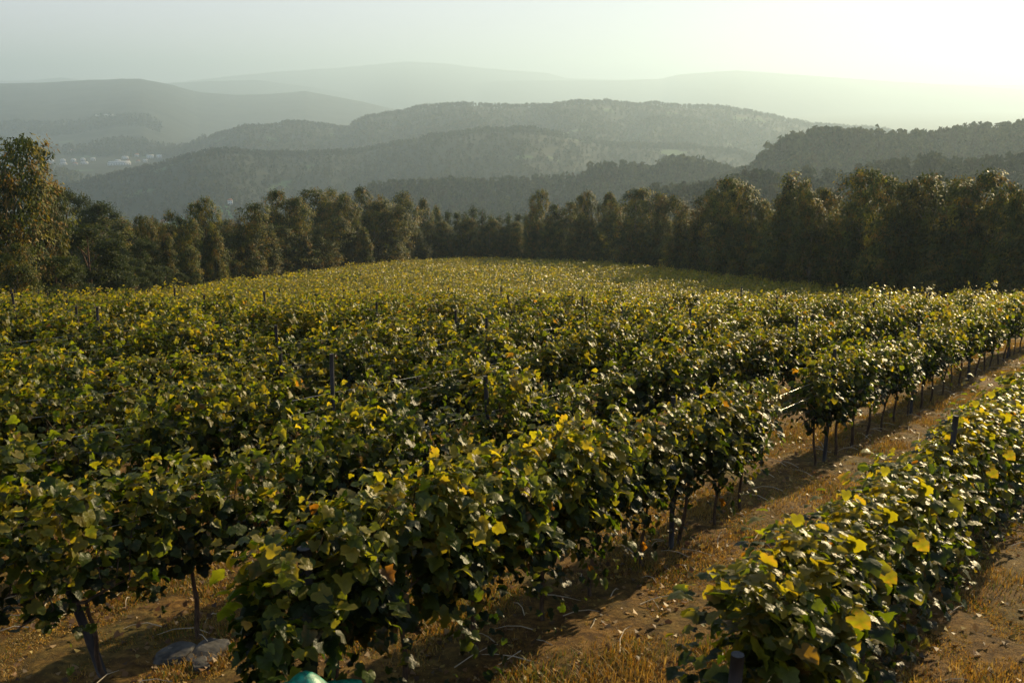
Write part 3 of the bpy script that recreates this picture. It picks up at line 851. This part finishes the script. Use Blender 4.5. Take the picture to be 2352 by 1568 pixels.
E, S_, P_, C_, B_ = 'eucalyptus', 'slim', 'pine', 'conifer', 'shrub'
TREES = [
 # kind, variant, px, top, back, width, label
 (E, 3, -4, 326, -2, 1.05, 'tall broad eucalyptus with golden top, cut by the photo edge'),
 (E, 1, 78, 412, -1, .72, 'rounded eucalyptus with drooping golden foliage beside the tall one'),
 (E, 2, 30, 560, -10, 1.3, 'low bushy eucalyptus under the tall golden-topped tree'),
 (P_, 0, 145, 428, 55, .9, 'dark flat-topped pine rising behind the golden eucalyptuses'),
 (P_, 1, 222, 462, 45, .8, 'smaller green pine on the slope behind the round pine'),
 (P_, 2, 195, 515, -4, 1.15, 'broad round dark green pine at the vineyard corner'),
 (P_, 3, 120, 585, -8, 1.2, 'low dark pine in the shade below the round pine'),
 (P_, 4, 262, 580, -4, 1.0, 'bushy pine with bright tips between the two round pines'),
 (P_, 5, 322, 548, 0, 1.15, 'round-headed dark pine above the brown bank'),
 (S_, 0, 380, 532, 2, 1.2, 'slender young eucalyptus in front of the twin-topped pair'),
 (E, 3, 345, 498, 16, .9, 'brownish eucalyptus behind the slender young one'),
 (E, 4, 388, 484, 22, .85, 'thin-topped eucalyptus against the green meadow'),
 (E, 5, 420, 508, 8, .85, 'rounded eucalyptus just before the gap onto the meadow'),
 (E, 6, 484, 454, 4, .8, 'tall narrow eucalyptus with a dark crown past the meadow gap'),
 (E, 7, 548, 468, 0, .95, 'sunlit eucalyptus with bare pale stems below its crown'),
 (B_, 0, 498, 572, -10, .45, 'small tawny bush at the foot of the tall narrow eucalyptus'),
 (E, 1, 520, 520, 14, 1.0, 'dark eucalyptus filling the shade between its taller neighbours'),
 (E, 2, 624, 442, 8, .9, 'tall dark eucalyptus leading the dense sunlit clump'),
 (S_, 1, 616, 512, -4, 1.2, 'reddish slim eucalyptus in front of the dense clump'),
 (E, 0, 682, 454, 0, .95, 'leafy eucalyptus second in the dense sunlit clump'),
 (E, 3, 735, 441, 8, .85, 'pointed eucalyptus behind the middle of the dense clump'),
 (E, 4, 768, 433, 14, .85, 'tallest rear eucalyptus of the dense clump'),
 (E, 5, 745, 500, -5, .95, 'shaded eucalyptus low in the middle of the dense clump'),
 (E, 6, 806, 454, -4, 1.0, 'broad bright olive eucalyptus near the end of the clump'),
 (E, 7, 848, 431, 12, .9, 'rear eucalyptus peeping over the bright olive one'),
 (E, 1, 858, 466, -4, .9, 'olive eucalyptus last but one of the sunlit clump'),
 (E, 2, 900, 486, -6, .95, 'rounded sunlit eucalyptus ending the clump at the field corner'),
 (S_, 2, 835, 520, -12, 1.1, 'slim lit eucalyptus standing before the clump end'),
 (E, 4, 915, 442, 26, .85, 'greyish eucalyptus behind the field corner'),
 (E, 0, 978, 461, 22, .7, 'small pale eucalyptus past the field corner'),
 (E, 5, 1000, 474, 26, .6, 'small twin of the pale eucalyptus past the corner'),
 (E, 3, 1228, 438, 0, .85, 'lone tall eucalyptus rising over the dark far hedge'),
 (E, 7, 1278, 469, 2, .9, 'lower eucalyptus leaning on the lone tall one'),
 (E, 2, 1318, 466, 8, .7, 'thin eucalyptus before the twin-peaked pair'),
 (E, 6, 1360, 441, 2, .85, 'first peak of the twin-peaked eucalyptus pair'),
 (E, 0, 1388, 446, 6, .85, 'second peak of the twin-peaked eucalyptus pair'),
 (E, 4, 1420, 460, 6, .8, 'modest eucalyptus between pair and broad crown'),
 (E, 1, 1462, 437, 0, 1.0, 'broad-crowned eucalyptus midway along the far wood edge'),
 (S_, 0, 1522, 444, 4, 1.3, 'slender pointed eucalyptus beside the broad-crowned one'),
 (E, 5, 1578, 455, 0, .85, 'reddish-tinted eucalyptus beside the slender pointed one'),
 (E, 3, 1622, 440, 2, .85, 'feathery eucalyptus before the tall dense group'),
 (E, 2, 1680, 413, 2, .85, 'first peak of the tall dense eucalyptus group'),
 (E, 7, 1703, 419, 0, .8, 'second peak of the tall dense eucalyptus group'),
 (E, 6, 1730, 428, -2, .75, 'third and lowest peak of the tall dense group'),
 (E, 0, 1770, 463, 4, .7, 'short green eucalyptus at the dip in the wood edge'),
 (S_, 1, 1813, 390, 0, 1.2, 'spire-like eucalyptus towering over the dip in the wood'),
 (E, 4, 1842, 411, 2, .65, 'leaning eucalyptus hugging the spire-like one'),
 (E, 5, 1878, 443, -4, .75, 'bronze eucalyptus with visible trunk under the spire-like one'),
 (E, 1, 1912, 436, 4, .75, 'pale-topped eucalyptus before the widest crown'),
 (E, 3, 1990, 390, 2, 1.0, 'widest and highest eucalyptus crown of the dark wood'),
 (E, 2, 2058, 411, -2, .85, 'bright green eucalyptus beside the widest crown'),
 (E, 7, 2096, 400, 4, .8, 'feather-topped eucalyptus behind the bright green one'),
 (E, 6, 2156, 408, 0, .95, 'very dark eucalyptus after the feather-topped one'),
 (E, 0, 2207, 412, 3, .8, 'narrow eucalyptus between the darkest and the pointed one'),
 (E, 4, 2250, 389, 0, .95, 'pointed dark eucalyptus high over the wood end'),
 (E, 5, 2300, 422, 0, .85, 'sun-fringed eucalyptus following the pointed one'),
 (E, 1, 2350, 438, -2, 1.0, 'golden-fringed eucalyptus cut by the frame beside the wood'),
]
for (k, s, px, yt, bk, wd, lab) in TREES:
    tree_at(k, s, px, yt, lab, None, bk, wd * random.choice((.82, .95, 1.05, 1.2, 1.3)))
for px, yt in ((1010, 490), (1027, 482), (1050, 487), (1068, 484), (1087, 473), (1108, 478), (1128, 486), (1148, 489), (1168, 487), (1190, 490), (1207, 486), (1262, 494)):
    tree_at(C_, int(px) % 4, px, yt + random.uniform(-3, 3), 'young pointed conifer in the dark plantation past the field crest', 'young conifers past the field crest', random.uniform(0, 14), 1.15)
for px in range(960, 1330, 24):
    tree_at(C_ if px % 3 else E, px % 4, px + random.uniform(-8, 8), 512 + random.uniform(-8, 10), 'dark low tree in the hedge-like wood past the field crest', 'low trees past the field crest', random.uniform(-3, 2), 1.3)
for px in np.arange(1300, 2460, 30):
    yt = float(np.interp(px, [1300, 1700, 2000, 2460], [490, 478, 466, 462])) + random.uniform(-6, 26)
    tree_at(E, int(px) % 8, px + random.uniform(-10, 10), yt, 'eucalyptus packed inside the dark wood behind its edge trees', 'eucalyptuses inside the dark wood', random.uniform(7, 17), .95)
for px in np.arange(1290, 2460, 34):
    yt = float(np.interp(px, [1300, 1700, 2000, 2460], [525, 520, 515, 520])) + random.uniform(-25, 30)
    tree_at(E, int(px) % 8, px + random.uniform(-10, 10), yt, 'low shaded eucalyptus along the foot of the dark wood', 'low eucalyptuses along the dark wood foot', random.uniform(-3, 2), 1.35)
for px in np.arange(498, 930, 24):
    tree_at(E, int(px) % 8, px, 512 + random.uniform(-18, 18) - (px - 560) * .04, 'shaded eucalyptus filling the inside of the sunlit clump', 'eucalyptuses inside the sunlit clump', random.uniform(2, 10), 1.1)
for px in list(range(-20, 470, 36)):
    tree_at(B_ if px % 2 else P_, px % 5 if px % 2 == 0 else px % 3, px, 605 + random.uniform(-15, 25) + (30 if px > 380 else 0), 'dark undergrowth bush at the foot of the pines', 'bushes at the foot of the pines', random.uniform(-8, 0), .55 if px % 2 else 1.2, 'bush')
for px in range(130, 470, 22):     # reddish young trees on the slope behind the pines
    Y = 190 + random.uniform(0, 60)
    tree_at(S_, px % 3, px + random.uniform(-8, 8), float(np.interp(px, [130, 230, 330, 470], [505, 490, 506, 520])) + random.uniform(-4, 10), 'tawny young tree on the slope behind the pines',
            'tawny young trees behind the pines', random.uniform(50, 75), 1.5)

# ------------------------------------------------------------------ far woods on the hills (masses of trees, one object per hill)
def wood(name, label, ridge, n, px0, px1, front, back, H0, H1, quads, tall_crest=None, seed=1, skip=None, lite=1.0):
    g = np.random.default_rng(seed)
    px = g.uniform(px0, px1, n)
    a, _ = az_tan(px, np.full(n, 400.0))
    D = ridge_D(ridge, a)
    q = np.where(g.random(n) < .22, g.uniform(-25, back, n), -front * g.random(n) ** .75)
    d = D + q
    x, y = d * np.sin(a), d * np.cos(a)
    z = terrain(x, y)
    ok = (z > FLOOR + 2) & (wobble(x, y, 260, 3, 6) < .8)
    x, y, z, q, a = x[ok], y[ok], z[ok], q[ok], a[ok]; n = len(x)
    h = KS * g.uniform(H0, H1, n) * (1 + .25 * wobble(x, y, 120, 2, 3))
    if tall_crest is not None:
        c_az, c_h = az_tan(np.array([p_[0] for p_ in tall_crest], float), np.full(len(tall_crest), 350.0))[0], [p_[1] for p_ in tall_crest]
        h = np.where(q > -30, KS * np.interp(a, c_az, c_h) * g.uniform(.55, 1.12, n), h)
    k = quads
    conif = g.random(n) < .45
    hh = g.random((n, k)) ** .8
    prof = np.where(conif[:, None], (1 - hh) * .26 + .03, .25 * np.sqrt(np.clip(1 - (1.55 * hh - .75) ** 2, .03, 1)))
    base = np.where(conif[:, None], .05, .22)
    th = g.uniform(0, 6.28, (n, k)); rr = np.sqrt(g.uniform(.25, 1, (n, k))) * prof
    Hh = h[:, None]
    pos = np.stack([x[:, None] + Hh * rr * np.cos(th), y[:, None] + Hh * rr * np.sin(th), z[:, None] + Hh * (base + (1 - base) * hh)], -1).reshape(-1, 3)
    N_ = n * k
    nrm = np.stack([np.cos(th).ravel(), np.sin(th).ravel(), np.full(N_, .5)], 1) + g.normal(0, .5, (N_, 3))
    tip = np.stack([g.normal(0, .5, N_), g.normal(0, .5, N_), np.full(N_, -1.0)], 1)
    l_ = (Hh * g.uniform(.14, .26, (n, k)) * math.sqrt(60 / k) * .9).ravel()
    pal = np.array([(.022, .032, .013), (.030, .042, .016), (.040, .050, .018), (.055, .058, .022), (.045, .040, .020)]) * lite
    tone = g.integers(0, 5, n)
    patch = wobble(x, y, 180, 2, 1) > .35
    tone = np.where(patch & (g.random(n) < .7), 3, tone)
    col = np.repeat(pal[tone], k, 0) * .8 * g.uniform(.75, 1.25, (N_, 1))
    v, f, c = quad_leaves(pos, nrm, tip, l_, l_ * .7, col, .12)
    # trunks
    tn = np.stack([x, y, z], 1)
    w = (h * .012)[:, None]
    ax = np.array([[1, 0, 0]]); 
    tv, tf = [], []
    ring = np.array([(1, 0, 0), (-.5, .87, 0), (-.5, -.87, 0)])
    lo = tn[:, None] + ring[None] * w[:, None]; hi = tn[:, None] + ring[None] * w[:, None] * .5 + np.array([0, 0, 1.0]) * (h * .7)[:, None, None]
    tv = np.concatenate([lo, hi], 1).reshape(-1, 3)
    b6 = np.arange(n)[:, None] * 6
    tf = np.concatenate([b6 + np.array([0, 1, 4, 3]), b6 + np.array([1, 2, 5, 4]), b6 + np.array([2, 0, 3, 5])]) + len(v)
    v = np.concatenate([v, tv]); f = np.concatenate([f, tf]); c = np.concatenate([c, np.tile([[.06, .05, .04]], (len(tv), 1))])
    o = link(name, mesh_np(name, v, f, c, False, M['far_leaf'])); tag(o, label, 'wood', kind='stuff')
    return o
wood('hillside_woodland', 'brown-grey wooded hill rising behind the dark eucalyptus wood', 'hill_right', 2300, 1480, 2560, 330, 30, 9, 17, 46,
     [(1480, 12), (1700, 14), (1742, 16), (1748, 27), (1900, 26), (2050, 20), (2150, 17), (2560, 15)], 1)
wood('hillside_woodland', 'low wooded slope just beyond the dark eucalyptus wood', 'slope_right', 1100, 1450, 2560, 170, 15, 6, 13, 46, None, 2)
wood('ridge_woodland', 'grey-green wooded ridge just beyond the field crest', 'ridge_mid', 3200, 640, 1860, 420, 20, 8, 15, 44,
     [(640, 14), (1340, 15), (1352, 22), (1470, 22), (1490, 16), (1530, 24), (1620, 22), (1700, 14), (1860, 14)], 3)
wood('valley_woodland', 'hazy valley woods with green patches below the long ridge', 'ridge_green', 10000, -60, 2000, 900, 30, 7, 13, 18, None, 4)
wood('ridge_woodland', 'hazy forest along the long ridge above the valley', 'ridge_long', 11000, 330, 2300, 1000, 25, 9, 14, 14, None, 5)
wood('hillside_woodland', 'scrubby wooded slope below the white village', 'slope_left', 700, -120, 300, 320, 25, 8, 14, 20, None, 6, lite=1.3)
wood('hilltop_woodland', 'small wooded hill behind the white village', 'hill_village', 1000, -100, 480, 300, 30, 11, 19, 20, None, 7)
wood('hilltop_woodland', 'pale hazy hill in front of the white factory', 'hill_factory', 900, -60, 380, 400, 30, 12, 20, 14, None, 8)

# ------------------------------------------------------------------ village houses in the valley
def house(px, py, d, w, dp, h, label, roof='clay', cat='house', storeys=1, wallm='white_wall', rz=0.0, flat=False, name='house', nwin=3):
    d, w, dp, h = d * KS, w * KS * .88, dp * KS * .88, h * KS * .8
    x, y, z = at_dist(px, py, d)
    z = gz_at(x, y) - .3
    e = bpy.data.objects.new(name, None); COL.objects.link(e); e.location = (x, y, z); e.rotation_euler = (0, 0, -math.atan2(x, y) + rz)
    b = MB(); b.box(-w / 2, w / 2, -dp / 2, dp / 2, 0, h); link('wall', b.mesh('wall', M[wallm]), e)
    b = MB()
    if flat:
        b.box(-w / 2 - .3, w / 2 + .3, -dp / 2 - .3, dp / 2 + .3, h + .01, h + .6)
    else:
        rh = .28 * dp
        v = [(-w / 2 - .5, -dp / 2 - .5, h + .01), (w / 2 + .5, -dp / 2 - .5, h + .01), (w / 2 + .5, dp / 2 + .5, h + .01), (-w / 2 - .5, dp / 2 + .5, h + .01), (-w / 2 + dp * .25, 0, h + rh), (w / 2 - dp * .25, 0, h + rh)]
        b.add(v, [(0, 1, 5, 4), (2, 3, 4, 5), (1, 2, 5), (3, 0, 4), (3, 2, 1, 0)])
    link('roof', b.mesh('roof', M[roof + '_roof']), e)
    for st in range(storeys):
        for k in range(nwin):
            cx = -w / 2 + w * (k + .5) / nwin; ww = min(1.0, w / nwin * .3); z0 = h * (st + .35) / storeys
            b = MB(); b.box(cx - ww, cx + ww, -dp / 2 - .06, -dp / 2 + .1, z0, z0 + h / storeys * .4); link('window', b.mesh('window', M['glass']), e)
    return tag(e, label, cat, 'white houses of the valley village' if cat == 'house' else None)
house(273, 367, 2600, 60, 16, 8, 'long low white hall with a pale roof at the village edge', 'pale', 'hall', 1, nwin=9, name='village_hall')
house(270, 361, 2680, 17, 12, 7, 'white house directly above the long low hall', 'pale')
house(286, 351, 2830, 20, 12, 7, 'wide white house up the lane behind the long hall', 'pale')
house(313, 347, 2900, 13, 11, 8, 'white cottage high above the long hall', 'clay')
house(344, 352, 2830, 20, 13, 12, 'large white apartment block with dark windows', 'pale', 'building', 3, flat=True, name='apartment_block', nwin=4)
house(365, 350, 2840, 15, 13, 11, 'pale apartment block standing next to the large white one', 'pale', 'building', 3, flat=True, name='apartment_block')
house(375, 341, 2960, 11, 9, 5, 'small white house highest at the end of the village', 'pale')
house(293, 360, 2700, 10, 9, 6, 'grey-white house just past the end of the long hall', 'clay', wallm='grey_wall')
house(316, 361, 2680, 12, 9, 5, 'low grey house between long hall and apartment blocks', 'clay', wallm='grey_wall')
house(333, 361, 2690, 12, 9, 6, 'bluish white house below the large apartment block', 'pale')
house(115, 355, 2780, 17, 11, 9, 'tall white villa first in the upper village row', 'pale', storeys=2)
house(113, 364, 2640, 7, 7, 6, 'bright white little house with red roof below the villa', 'clay', nwin=1)
house(143, 355, 2780, 14, 11, 8, 'white gabled house second in the upper village row', 'pale')
house(144, 363, 2660, 19, 10, 5, 'long grey-white house below the second villa', 'pale', wallm='grey_wall')
house(167, 355, 2780, 14, 11, 8, 'white gabled house third in the upper village row', 'pale')
house(171, 364, 2650, 14, 9, 5, 'dull low house amid the lower village row', 'clay', wallm='grey_wall')
house(189, 354, 2790, 13, 11, 8, 'white gabled house fourth in the upper village row', 'pale')
house(192, 362, 2670, 21, 9, 5, 'longest white house of the lower village row', 'pale')
house(212, 353, 2800, 14, 10, 7, 'last white house of the upper village row', 'pale')
house(80, 357, 2760, 19, 11, 7, 'broad pale house alone above the small cottages', 'pale')
house(25, 353, 2800, 14, 11, 8, 'pale house beside the tall golden eucalyptus crown', 'pale')
house(36, 367, 2620, 10, 8, 5, 'first small cottage in the lowest village cluster', 'pale')
house(48, 366, 2640, 11, 8, 6, 'second small cottage in the lowest village cluster', 'pale')
house(62, 367, 2620, 12, 8, 5, 'third small cottage in the lowest village cluster', 'pale')
house(162, 337, 3080, 20, 12, 6, 'orange-roofed house on the hill behind the village', 'clay')
house(188, 333, 3120, 10, 9, 6, 'tiny white house topping the hill behind the village', 'pale')
house(253, 303, 4150, 42, 22, 9, 'bright white factory far off past the pale hill', 'pale', 'factory', 1, flat=True, name='factory', nwin=4)
house(231, 300, 4230, 40, 18, 5, 'long pale shed next to the bright white factory', 'pale', 'shed', 1, flat=True, name='factory_shed', nwin=4)
house(531, 498, 1440, 7.5, 8, 8.5, 'tall white farmhouse by the green meadow', 'clay', storeys=2, nwin=2)
house(455, 498, 1470, 13, 8, 3.6, 'low farmhouse with tan roof at the meadow edge', 'clay', wallm='grey_wall')
house(377, 500, 1450, 12, 8, 3.8, 'low pale farm building half hidden by the treetops', 'clay')

# ------------------------------------------------------------------ haze over the valley
hb = MB(); hb.box(-20500, 20500, -120, 20500, FLOOR - 12, 480)
m, nt, N, L = new_mat('haze')
out = N('ShaderNodeOutputMaterial'); pv = N('ShaderNodeVolumePrincipled')
pv.inputs['Color'].default_value = (0.38, 0.495, 0.60, 1)
pv.inputs['Density'].default_value = HAZE_DENSITY
pv.inputs['Density Attribute'].default_value = ''
pv.inputs['Anisotropy'].default_value = 0.41
L(pv.outputs[0], out.inputs['Volume'])
hz = link('haze', hb.mesh('haze', m)); tag(hz, kind='stuff')
